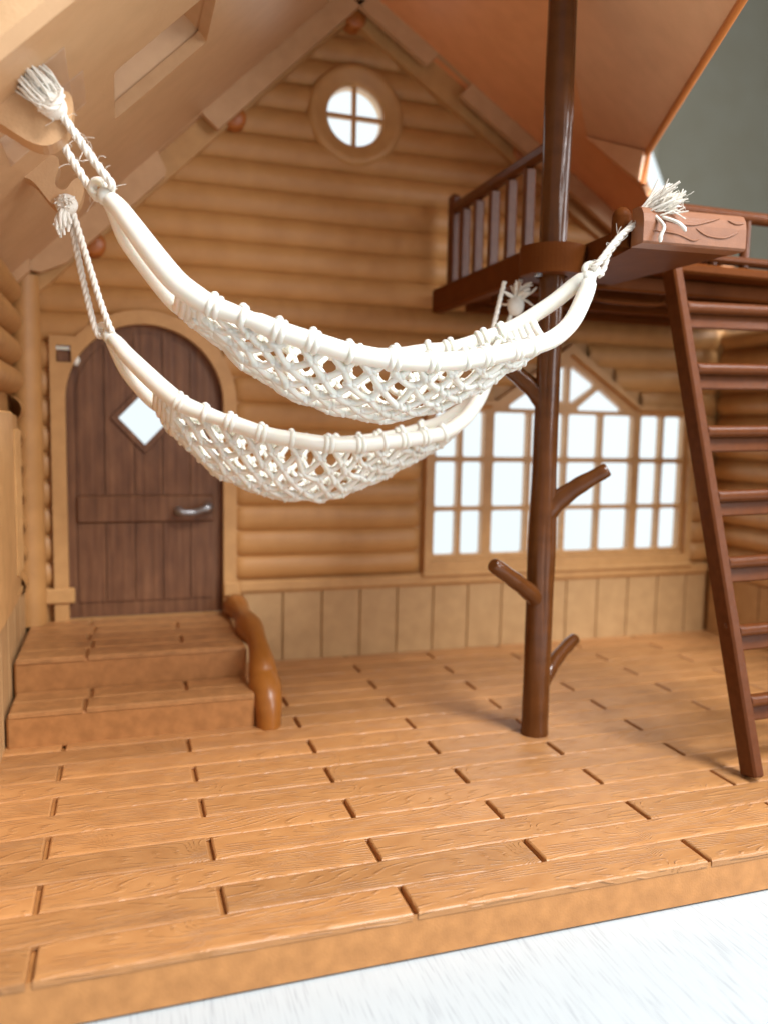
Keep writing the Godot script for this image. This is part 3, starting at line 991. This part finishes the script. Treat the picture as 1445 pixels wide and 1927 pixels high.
# ---------------------------------------------------------------- loft
func build_loft() -> void:
	var l := thing("loft_platform", "reddish brown loft platform with railings, clipped round the trunk", "platform")
	var g := Geo.new()
	g.box(Vector3((1.32 + RX - 0.01) / 2, 1.577, 0.495), Vector3(RX - 0.01 - 1.32, 0.036, 0.97), 0.008)
	put("deck", g, M.loft, l)
	for z in [0.16, 0.42, 0.68]:
		g = Geo.new()
		g.box(Vector3(2.1, 1.520, z), Vector3(1.40, 0.036, 0.03), 0.006)
		put("joist", g, M.loft, l)
	g = Geo.new()
	g.box(Vector3(2.1, 1.530, 0.87), Vector3(1.46, 0.058, 0.03), 0.008)
	put("front_beam", g, M.loft, l)
	# moulded loops under the deck
	for x in [1.62, 2.05]:
		g = Geo.new()
		g.tube(smooth_path([Vector3(x, 1.53, 0.80), Vector3(x, 1.50, 0.80), Vector3(x + 0.03, 1.478, 0.80), Vector3(x + 0.26, 1.478, 0.80), Vector3(x + 0.29, 1.50, 0.80), Vector3(x + 0.29, 1.53, 0.80)], 24), [0.009], 8)
		put("loop", g, M.loft, l)
	g = Geo.new()
	g.box(Vector3(1.293, 1.548, 0.54), Vector3(0.05, 0.10, 0.88), 0.008)
	put("side_beam", g, M.loft, l)
	# side railing
	g = Geo.new()
	g.box(Vector3(1.345, 1.79, 0.14), Vector3(0.05, 0.39, 0.045), 0.014)
	put("post", g, M.ladder, l)
	g = Geo.new()
	g.box(Vector3(1.345, 1.925, 0.59), Vector3(0.042, 0.05, 0.86), 0.014)
	put("top_rail", g, M.ladder, l)
	for z in [0.26, 0.385, 0.525, 0.665, 0.80, 0.93]:
		g = Geo.new()
		g.box(Vector3(1.345, 1.75, z), Vector3(0.046, 0.305, 0.022), 0.008)
		put("baluster", g, M.ladder, l)
	# front railing, right of the landing
	g = Geo.new()
	g.tube([Vector3(1.72, 1.775, 0.95), Vector3(2.75, 1.775, 0.95)], [0.022], 14)
	put("top_rail", g, M.ladder, l)
	for k in 8:
		g = Geo.new()
		g.tube([Vector3(1.86 + k * 0.135, 1.60, 0.95), Vector3(1.86 + k * 0.135, 1.765, 0.95)], [0.017], 12)
		put("baluster", g, M.ladder, l)
	g = Geo.new()
	g.box(Vector3(2.2, 1.62, 0.952), Vector3(1.2, 0.026, 0.05), 0.008)
	put("bottom_rail", g, M.ladder, l)
	g = Geo.new()
	g.ball(Vector3(1.74, 1.79, 0.95), Vector3(0.026, 0.026, 0.026))
	put("finial", g, M.ladder, l)
	# landing that juts out towards the viewer
	var flat := Transform3D(Basis(Vector3(1, 0, 0), Vector3(0, 0, 1), Vector3(0, -1, 0)), Vector3.ZERO)   # outline in x,z; depth runs down
	g = Geo.new()
	g.prism(PackedVector2Array([Vector2(1.40, 0.90), Vector2(1.62, 0.90), Vector2(1.655, 1.455), Vector2(1.345, 1.43), Vector2(1.372, 1.30), Vector2(1.385, 1.05)]), -1.585, -1.513, flat)
	put("landing", g, M.loft, l)
	g = Geo.new()
	g.plate(disc(Vector2(1.305, 1.051), 0.104, 48), [disc(Vector2(1.305, 1.051), 0.049, 36)], [1.305], -1.578, -1.490, flat)
	put("trunk_ring", g, M.loft, l)
	for q in [[1.235, 1.09], [1.375, 1.095]]:
		g = Geo.new()
		g.tube([Vector3(q[0], 1.490, q[1]), Vector3(q[0], 1.482, q[1])], [0.013], 12)
		put("screw", g, M.metal, l)
	# front board of the landing: carved log face, rounded at the top
	g = Geo.new()
	var prof := PackedVector2Array([Vector2(-0.03, -0.052), Vector2(0.026, -0.052), Vector2(0.031, -0.046), Vector2(0.031, 0.004), Vector2(0.027, 0.026), Vector2(0.016, 0.042), Vector2(0.0, 0.049), Vector2(-0.03, 0.049)])
	var sw := Transform3D(Basis(Vector3(0, 0, 1), Vector3(0, 1, 0), Vector3(-1, 0, 0)), Vector3.ZERO)
	g.prism(prof, -0.158, 0.158, sw, [], 0.0)
	var fb := put("front_board", g, M.board, l, Vector3(1.492, 1.562, 1.462), Basis(Vector3.UP, deg_to_rad(-4.0)))
	tag(fb, "carved log front board of the landing, pinkish with engraved grain", "")
	for c in [[[-0.10, 0.012], [-0.02, 0.004], [0.04, 0.018], [0.075, 0.03]], [[-0.13, -0.018], [-0.06, -0.022], [-0.01, -0.036], [0.012, -0.030]], [[0.0, -0.004], [0.035, -0.02], [0.09, -0.022], [0.135, -0.002]], [[0.10, 0.026], [0.125, 0.018], [0.15, 0.022]]]:
		var p := []
		for v in c:
			p.append(Vector3(v[0], v[1], 0.0318 if v[1] < 0.006 else 0.0318 - (v[1] - 0.004) * 0.16))
		g = Geo.new()
		g.tube(smooth_path(p, 16), [0.0008, 0.0024, 0.0026, 0.0026, 0.0026, 0.0026, 0.0026, 0.0026, 0.0026, 0.0026, 0.0026, 0.0026, 0.0026, 0.0026, 0.0022, 0.0008], 6)
		put("grain_line", g, M.board, fb)
	g = Geo.new()
	g.tube([Vector3(1.336, 1.515, 1.372), Vector3(1.336, 1.60, 1.372)], [0.0275, 0.0265], 18, false)
	g.ball(Vector3(1.336, 1.60, 1.372), Vector3(0.0265, 0.029, 0.0265), Basis.IDENTITY, 10, 18)
	var kn := put("peg", g, M.loft, l)
	tag(kn, "rounded peg on the landing that the upper hammock's cord is tied to", "")

# ---------------------------------------------------------------- ladder
func build_ladder() -> void:
	var l := thing("ladder", "dark brown plastic ladder leaning against the loft", "ladder")
	var foot := Vector3(1.752, 0.0, 1.548)
	var top := Vector3(1.715, 1.53, 1.10)
	var y := (top - foot).normalized()
	var z := Vector3(0, 0, 1)
	z = (z - y * z.dot(y)).normalized()
	var x := y.cross(z)
	var b := Basis(x, y, z)
	var ln := (top - foot).length()
	for s in [0.0, 0.44]:
		var g := Geo.new()
		g.box(Vector3(0, ln / 2, 0), Vector3(0.036, ln, 0.066), 0.006)
		put("side_rail", g, M.ladder, l, foot + x * s + Vector3(0, 0.008, 0), b)
	for k in 7:
		var h := 0.214 + 0.199 * k
		var c := foot + y * (h * ln / 1.53)
		var g := Geo.new()
		g.tube([Vector3(0.018, 0, 0.012), Vector3(0.030, 0, 0.012), Vector3(0.036, 0, 0.012), Vector3(0.404, 0, 0.012), Vector3(0.422, 0, 0.012)], [0.021, 0.021, 0.0195, 0.0195, 0.0195], 16)
		g.box(Vector3(0.22, -0.030, -0.012), Vector3(0.404, 0.062, 0.014), 0.004)
		put("rung", g, M.ladder, l, c, b)
	var g2 := Geo.new()
	g2.ball(Vector3(0.0, 0.50 * ln / 1.53 * 0.86, 0.0) + Vector3(-0.018, 0, 0.012), Vector3(0.003, 0.009, 0.007))
	put("moulding_mark", g2, M.ladder, l, foot, b)

# ---------------------------------------------------------------- hammocks
func build_hammocks() -> void:
	var af := [Vector3(-0.021, 1.504, 1.420), Vector3(0.004, 1.479, 1.440), Vector3(0.035, 1.435, 1.456), Vector3(0.080, 1.372, 1.475), Vector3(0.125, 1.318, 1.490), Vector3(0.164, 1.288, 1.503), Vector3(0.201, 1.267, 1.513), Vector3(0.272, 1.243, 1.530), Vector3(0.359, 1.213, 1.546), Vector3(0.434, 1.193, 1.555), Vector3(0.519, 1.173, 1.560), Vector3(0.626, 1.163, 1.558), Vector3(0.735, 1.165, 1.548), Vector3(0.842, 1.181, 1.531), Vector3(0.939, 1.203, 1.511), Vector3(1.025, 1.225, 1.489), Vector3(1.090, 1.252, 1.470), Vector3(1.149, 1.300, 1.449), Vector3(1.198, 1.379, 1.428), Vector3(1.209, 1.418, 1.420)]
	var ab := [Vector3(-0.021, 1.504, 1.420), Vector3(-0.004, 1.482, 1.405), Vector3(0.022, 1.425, 1.390), Vector3(0.067, 1.370, 1.372), Vector3(0.121, 1.307, 1.353), Vector3(0.156, 1.280, 1.343), Vector3(0.221, 1.261, 1.327), Vector3(0.315, 1.240, 1.308), Vector3(0.441, 1.214, 1.290), Vector3(0.572, 1.196, 1.281), Vector3(0.705, 1.200, 1.281), Vector3(0.795, 1.215, 1.287), Vector3(0.869, 1.225, 1.296), Vector3(0.949, 1.252, 1.310), Vector3(1.032, 1.287, 1.330), Vector3(1.097, 1.329, 1.351), Vector3(1.143, 1.364, 1.370), Vector3(1.184, 1.403, 1.393), Vector3(1.205, 1.421, 1.420)]
	var bf := [Vector3(-0.022, 1.249, 0.914), Vector3(-0.001, 1.229, 0.934), Vector3(0.023, 1.198, 0.948), Vector3(0.077, 1.142, 0.974), Vector3(0.125, 1.097, 0.995), Vector3(0.174, 1.060, 1.013), Vector3(0.237, 1.035, 1.033), Vector3(0.313, 1.008, 1.054), Vector3(0.400, 0.980, 1.072), Vector3(0.487, 0.966, 1.083), Vector3(0.588, 0.955, 1.089), Vector3(0.685, 0.956, 1.087), Vector3(0.762, 0.965, 1.080), Vector3(0.832, 0.972, 1.070), Vector3(0.897, 0.983, 1.059), Vector3(0.947, 0.993, 1.048), Vector3(0.996, 1.017, 1.035), Vector3(1.044, 1.053, 1.021), Vector3(1.092, 1.116, 1.004), Vector3(1.135, 1.206, 0.980)]
	var bb := [Vector3(-0.022, 1.249, 0.914), Vector3(-0.004, 1.210, 0.898), Vector3(0.023, 1.160, 0.885), Vector3(0.059, 1.115, 0.872), Vector3(0.106, 1.068, 0.857), Vector3(0.162, 1.040, 0.843), Vector3(0.237, 1.024, 0.828), Vector3(0.324, 0.998, 0.816), Vector3(0.425, 0.968, 0.807), Vector3(0.546, 0.953, 0.805), Vector3(0.685, 0.955, 0.814), Vector3(0.789, 0.967, 0.830), Vector3(0.891, 0.988, 0.854), Vector3(0.958, 1.011, 0.875), Vector3(1.003, 1.029, 0.892), Vector3(1.052, 1.063, 0.913), Vector3(1.093, 1.101, 0.937), Vector3(1.117, 1.156, 0.954), Vector3(1.135, 1.206, 0.980)]
	var sag_a := [[0.10, 0.0], [0.144, 0.028], [0.223, 0.05], [0.273, 0.09], [0.336, 0.11], [0.388, 0.13], [0.468, 0.142], [0.55, 0.146], [0.634, 0.148], [0.72, 0.138], [0.807, 0.122], [0.881, 0.10], [0.956, 0.075], [1.02, 0.045], [1.09, 0.02], [1.2, 0.0]]
	var sag_b := [[0.08, 0.0], [0.14, 0.072], [0.184, 0.095], [0.26, 0.145], [0.338, 0.165], [0.418, 0.17], [0.5, 0.17], [0.6, 0.165], [0.685, 0.145], [0.754, 0.12], [0.824, 0.095], [0.913, 0.064], [0.985, 0.042], [1.05, 0.02], [1.14, 0.0]]
	var ring_a := [0.205, 0.267, 0.345, 0.42, 0.505, 0.61, 0.71, 0.80, 0.86, 0.95, 1.0]
	var ring_b := [0.165, 0.232, 0.30, 0.385, 0.47, 0.575, 0.67, 0.745, 0.81, 0.88, 0.945]
	hammock("upper white plastic net hammock, nearest the viewer", af, ab, sag_a, ring_a, [0.17, 1.03], 12)
	hammock("lower white plastic net hammock hanging in front of the door", bf, bb, sag_b, ring_b, [0.14, 0.965], 13)

func at_x(line: Array, x: float) -> Vector3:
	for i in line.size() - 1:
		if line[i + 1].x >= x:
			return line[i].lerp(line[i + 1], (x - line[i].x) / maxf(line[i + 1].x - line[i].x, 1e-5))
	return line[line.size() - 1]

func table_at(t: Array, x: float) -> float:
	for i in t.size() - 1:
		if x <= t[i + 1][0]:
			return lerpf(t[i][1], t[i + 1][1], clampf((x - t[i][0]) / (t[i + 1][0] - t[i][0]), 0.0, 1.0))
	return 0.0

func hammock(label: String, front: Array, back: Array, sag: Array, rings: Array, net_x: Array, cells: int) -> void:
	var h := thing("hammock", label, "hammock", Vector3.ZERO, "white net hammocks")
	var f := smooth_path(front, 90)
	var bk := smooth_path(back, 90)
	var R := 0.0232
	# frame: two bars that meet at both ends
	var g := Geo.new()
	var rad := []
	for i in 90:
		var t := i / 89.0
		var r := R
		if t < 0.30:
			r = R * (0.80 + 0.35 * sin(clampf(t / 0.30, 0, 1) * PI))
		rad.append(r * (0.7 if i == 0 or i == 89 else 1.0))
	g.tube(f, rad, 18)
	var rad2 := []
	for r in rad:
		rad2.append(r * 0.92)
	g.tube(bk, rad2, 18)
	# ends: a ring that the cord runs through
	for e in [[f[0], (f[0] - f[6]).normalized()], [f[89], (f[89] - f[84]).normalized()]]:
		var c: Vector3 = e[0]
		var d: Vector3 = e[1]
		g.ball(c, Vector3(0.021, 0.021, 0.021), Basis.IDENTITY, 10, 14)
		var side := d.cross(Vector3(0, 0, 1)).normalized()
		var loop := []
		for k in 17:
			var an := TAU * k / 16.0
			loop.append(c + d * (0.026 + 0.017 * cos(an)) + (side * 0.8 + Vector3(0, 0, 0.6)) * 0.016 * sin(an))
		g.tube(loop, [0.0105], 10, false)
	put("frame", g, M.white, h)
	# binding rings on the bars
	for line in [f, bk]:
		for i in rings.size():
			var p := at_x(line, rings[i])
			var p2 := at_x(line, rings[i] + 0.01)
			var d: Vector3 = (p2 - p).normalized()
			g = Geo.new()
			var twin := i % 3 != 1
			for k in ([-1, 1] if twin else [0]):
				var c: Vector3 = d * k * 0.008
				g.tube([c - d * 0.0085, c - d * 0.005, c, c + d * 0.005, c + d * 0.0085], [R * 0.95, R * 1.16, R * 1.24, R * 1.16, R * 0.95], 18, false)
			g.ball(Vector3(0, R * 1.05, 0.006) if twin else Vector3(0, R, 0), Vector3(0.010, 0.009, 0.012), Basis.IDENTITY, 6, 8)
			put("binding_ring", g, M.white, h, p)
	# gathered ends of the net
	g = Geo.new()
	for e in [[net_x[0] - 0.035, net_x[0] + 0.01, 5], [net_x[1] - 0.01, net_x[1] + 0.05, 5]]:
		for k in e[2]:
			var x: float = lerpf(e[0], e[1], k / float(e[2] - 1))
			var a := at_x(f, x)
			var b := at_x(bk, x)
			var s := maxf(table_at(sag, x), 0.012)
			var p := []
			for i in 13:
				var v := i / 12.0
				p.append(a.lerp(b, v) - Vector3(0, s * 4.0 * v * (1.0 - v) * 0.95 + 0.006, 0))
			g.tube(p, [0.013], 8)
	put("net_gather", g, M.white, h)
	# the net: diamonds of cord with a knot at every crossing
	g = Geo.new()
	var nu := cells * 2
	var nv := 14
	var node := {}
	for i in nu + 1:
		for j in nv + 1:
			if (i + j) % 2:
				continue
			var x := lerpf(net_x[0], net_x[1], i / float(nu))
			var v := j / float(nv)
			if j > 0 and j < nv:
				x += rng.randf_range(-0.009, 0.009)
				v += rng.randf_range(-0.012, 0.012)
			var p := at_x(f, x).lerp(at_x(bk, x), v) - Vector3(0, table_at(sag, x) * 4.0 * v * (1.0 - v), 0)
			if j > 0 and j < nv:
				p.y += rng.randf_range(-0.009, 0.005)
			node[Vector2i(i, j)] = p
	for n in node:
		for dj in [-1, 1]:
			var m := Vector2i(n.x + 1, n.y + dj)
			if node.has(m):
				var a: Vector3 = node[n]
				var b: Vector3 = node[m]
				var mid := a.lerp(b, 0.5) + Vector3(0, -0.005 + rng.randf_range(-0.002, 0.002), dj * 0.003)
				g.tube(smooth_path([a, mid, b], 5), [0.0105, 0.009, 0.0082, 0.009, 0.0105], 8, false)
	put("net", g, M.white, h)
	g = Geo.new()
	for n in node:
		if n.y == 0 or n.y == nv:
			continue
		var c: Vector3 = node[n]
		var tilt := Basis(Vector3(rng.randf_range(-1, 1), rng.randf_range(-1, 1), 1).normalized(), rng.randf_range(0, 1.5))
		g.ball(c + Vector3(-0.006, 0, 0), Vector3(0.008, 0.0145, 0.0145), tilt, 6, 8)
		g.ball(c + Vector3(0.006, 0.001, 0), Vector3(0.008, 0.0138, 0.0138), tilt, 6, 8)
	put("net_knots", g, M.white, h).set_meta("kind", "stuff")

# ---------------------------------------------------------------- cords
func twisted(g: Geo, path: Array, r: float, turns_per := 17.0) -> void:   # a twisted three-ply cord
	var n := maxi(int(_length(path) / 0.0045), 10)
	var p := smooth_path(path, n)
	for s in 3:
		var q := []
		var up := Vector3(0.3, 0.2, 1)
		var run := 0.0
		for i in n:
			var t: Vector3 = (p[mini(i + 1, n - 1)] - p[maxi(i - 1, 0)]).normalized()
			up = (up - t * up.dot(t)).normalized()
			if i:
				run += (p[i] - p[i - 1]).length()
			var an := run * turns_per * TAU + s * TAU / 3
			q.append(p[i] + (up * cos(an) + t.cross(up) * sin(an)) * r * 0.5)
		g.tube(q, [r * 0.6], 7)

func _length(p: Array) -> float:
	var l := 0.0
	for i in p.size() - 1:
		l += (p[i + 1] - p[i]).length()
	return l

func fray(g: Geo, c: Vector3, dir: Vector3, count: int, ln: float, spread: float, r: float, droop := 0.3, root := 0.004) -> void:
	for k in count:
		var d := (dir.normalized() + Vector3(rng.randfn(), rng.randfn(), rng.randfn()) * spread).normalized()
		var l := ln * rng.randf_range(0.55, 1.1)
		var bend := Vector3(rng.randfn(), rng.randfn(), rng.randfn()) * l * 0.10
		var s := c + Vector3(rng.randfn(), rng.randfn(), rng.randfn()) * root
		var mid: Vector3 = s + d * l * 0.5 + bend
		var e: Vector3 = s + d * l + bend * 0.3 - Vector3(0, l * droop * rng.randf(), 0)
		g.tube(smooth_path([s, mid, e], 7), [r, r * 0.95, r * 0.9, r * 0.9, r * 0.85, r * 0.8, r * 0.6], 6)

func fuzz(g: Geo, path: Array, count: int) -> void:   # single loose hairs
	var p := smooth_path(path, 40)
	for k in count:
		var c: Vector3 = p[rng.randi_range(0, 39)]
		var d := Vector3(rng.randfn(), rng.randfn(), rng.randfn()).normalized()
		var e := Vector3(rng.randfn(), rng.randfn(), rng.randfn()).normalized()
		g.tube(smooth_path([c, c + d * 0.02, c + d * 0.03 + e * 0.014], 6), [0.0006], 4, false)

func build_cords() -> void:
	var R := 0.0089
	# upper hammock, left end, on the nearer hook
	var t := thing("tie_cord", "white twisted cord with frayed end on the nearer left hook", "cord", Vector3.ZERO, "white cotton cords tying the hammocks")
	var g := Geo.new()
	var s1 := [Vector3(-0.030, 1.515, 1.405), Vector3(-0.010, 1.517, 1.43), Vector3(-0.012, 1.528, 1.45), Vector3(-0.033, 1.552, 1.455), Vector3(-0.062, 1.590, 1.46), Vector3(-0.094, 1.634, 1.462), Vector3(-0.118, 1.668, 1.465)]
	var s2 := [Vector3(-0.028, 1.507, 1.42), Vector3(-0.041, 1.506, 1.395), Vector3(-0.060, 1.534, 1.385), Vector3(-0.076, 1.561, 1.38), Vector3(-0.100, 1.600, 1.375), Vector3(-0.122, 1.645, 1.375), Vector3(-0.135, 1.672, 1.40), Vector3(-0.135, 1.685, 1.44)]
	twisted(g, s1, R)
	twisted(g, s2, R)
	put("loop", g, M.cord, t)
	g = Geo.new()
	g.ball(Vector3(-0.128, 1.672, 1.462), Vector3(0.036, 0.028, 0.03), Basis(Vector3(0, 0, 1), -0.7), 10, 14)
	twisted(g, [Vector3(-0.150, 1.655, 1.475), Vector3(-0.125, 1.650, 1.498), Vector3(-0.105, 1.678, 1.488), Vector3(-0.115, 1.70, 1.46)], R * 0.8)
	put("knot", g, M.cord, t)
	g = Geo.new()
	fray(g, Vector3(-0.132, 1.678, 1.47), Vector3(-0.75, 0.68, 0.12), 300, 0.062, 0.10, 0.0027, 0.03, 0.012)
	put("frayed_end", g, M.cord, t)
	g = Geo.new()
	fuzz(g, s1, 26)
	fuzz(g, s2, 20)
	put("loose_fibres", g, M.cord, t)
	# lower hammock, left end, on the farther hook
	t = thing("tie_cord", "white twisted cord with fluffy knot on the farther left hook", "cord", Vector3.ZERO, "white cotton cords tying the hammocks")
	g = Geo.new()
	twisted(g, [Vector3(-0.032, 1.262, 0.915), Vector3(-0.016, 1.262, 0.93), Vector3(-0.022, 1.275, 0.932), Vector3(-0.044, 1.337, 0.932), Vector3(-0.071, 1.430, 0.935), Vector3(-0.097, 1.521, 0.94), Vector3(-0.115, 1.580, 0.945)], R)
	twisted(g, [Vector3(-0.030, 1.252, 0.90), Vector3(-0.054, 1.255, 0.90), Vector3(-0.071, 1.310, 0.90), Vector3(-0.093, 1.411, 0.905), Vector3(-0.110, 1.504, 0.92), Vector3(-0.122, 1.582, 0.94)], R)
	put("loop", g, M.cord, t)
	g = Geo.new()
	g.ball(Vector3(-0.128, 1.592, 0.955), Vector3(0.030, 0.028, 0.026), Basis.IDENTITY, 10, 14)
	put("knot", g, M.cord, t)
	g = Geo.new()
	fray(g, Vector3(-0.128, 1.592, 0.96), Vector3(-0.3, 0.2, 0.8), 110, 0.028, 0.9, 0.0036, 0.2)
	fray(g, Vector3(-0.135, 1.575, 0.965), Vector3(-0.1, -1, 0.2), 16, 0.06, 0.2, 0.006, 0.1)
	put("frayed_end", g, M.cord, t)
	# upper hammock, right end, on the peg of the landing
	t = thing("tie_cord", "white twisted cord with wide frayed tassel on the landing peg", "cord", Vector3.ZERO, "white cotton cords tying the hammocks")
	g = Geo.new()
	var s3 := [Vector3(1.222, 1.444, 1.405), Vector3(1.216, 1.446, 1.43), Vector3(1.230, 1.462, 1.44), Vector3(1.265, 1.503, 1.435), Vector3(1.305, 1.543, 1.43), Vector3(1.343, 1.571, 1.43), Vector3(1.358, 1.590, 1.425)]
	var s4 := [Vector3(1.236, 1.432, 1.425), Vector3(1.252, 1.432, 1.41), Vector3(1.266, 1.456, 1.405), Vector3(1.275, 1.492, 1.41), Vector3(1.310, 1.537, 1.415), Vector3(1.345, 1.578, 1.415)]
	twisted(g, s3, R * 0.95)
	twisted(g, s4, R * 0.95)
	twisted(g, [Vector3(1.350, 1.588, 1.42), Vector3(1.385, 1.588, 1.40), Vector3(1.388, 1.588, 1.365), Vector3(1.350, 1.585, 1.340)], R * 0.9)
	put("loop", g, M.cord, t)
	g = Geo.new()
	g.ball(Vector3(1.360, 1.592, 1.43), Vector3(0.021, 0.019, 0.018), Basis(Vector3(0, 0, 1), 0.8), 10, 14)
	put("knot", g, M.cord, t)
	g = Geo.new()
	fray(g, Vector3(1.366, 1.596, 1.44), Vector3(0.85, 0.52, 0.3), 240, 0.096, 0.28, 0.0028, 0.06, 0.007)
	for q in [[Vector3(1.37, 1.585, 1.475), Vector3(1.375, 1.55, 1.51), Vector3(1.366, 1.525, 1.51), Vector3(1.366, 1.508, 1.51)], [Vector3(1.39, 1.582, 1.48), Vector3(1.41, 1.56, 1.52), Vector3(1.432, 1.546, 1.52), Vector3(1.436, 1.54, 1.52)]]:
		g.tube(smooth_path(q, 12), [0.0048, 0.0048, 0.0048, 0.0048, 0.0048, 0.0048, 0.0048, 0.0048, 0.0048, 0.0055, 0.006, 0.003], 7)
	put("frayed_end", g, M.cord, t)
	g = Geo.new()
	fuzz(g, s3, 22)
	fuzz(g, [Vector3(1.39, 1.61, 1.45), Vector3(1.43, 1.64, 1.47), Vector3(1.45, 1.64, 1.48)], 26)
	put("loose_fibres", g, M.cord, t)
	# lower hammock, right end, on the trunk ring
	t = thing("tie_cord", "blurred white cord knotted under the trunk ring of the loft", "cord", Vector3.ZERO, "white cotton cords tying the hammocks")
	g = Geo.new()
	twisted(g, [Vector3(1.135, 1.22, 0.985), Vector3(1.128, 1.285, 0.985), Vector3(1.150, 1.385, 0.985), Vector3(1.172, 1.478, 0.985)], R * 0.8)
	twisted(g, [Vector3(1.150, 1.215, 0.97), Vector3(1.19, 1.33, 0.97), Vector3(1.212, 1.405, 0.975), Vector3(1.228, 1.47, 0.975), Vector3(1.243, 1.515, 0.98)], R * 0.8)
	put("loop", g, M.cord, t)
	g = Geo.new()
	g.ball(Vector3(1.215, 1.405, 0.985), Vector3(0.028, 0.032, 0.026), Basis.IDENTITY, 10, 14)
	put("knot", g, M.cord, t)
	g = Geo.new()
	fray(g, Vector3(1.222, 1.43, 0.985), Vector3(0.1, 0.7, 0.2), 36, 0.06, 0.7, 0.005, 0.1)
	put("frayed_end", g, M.cord, t)
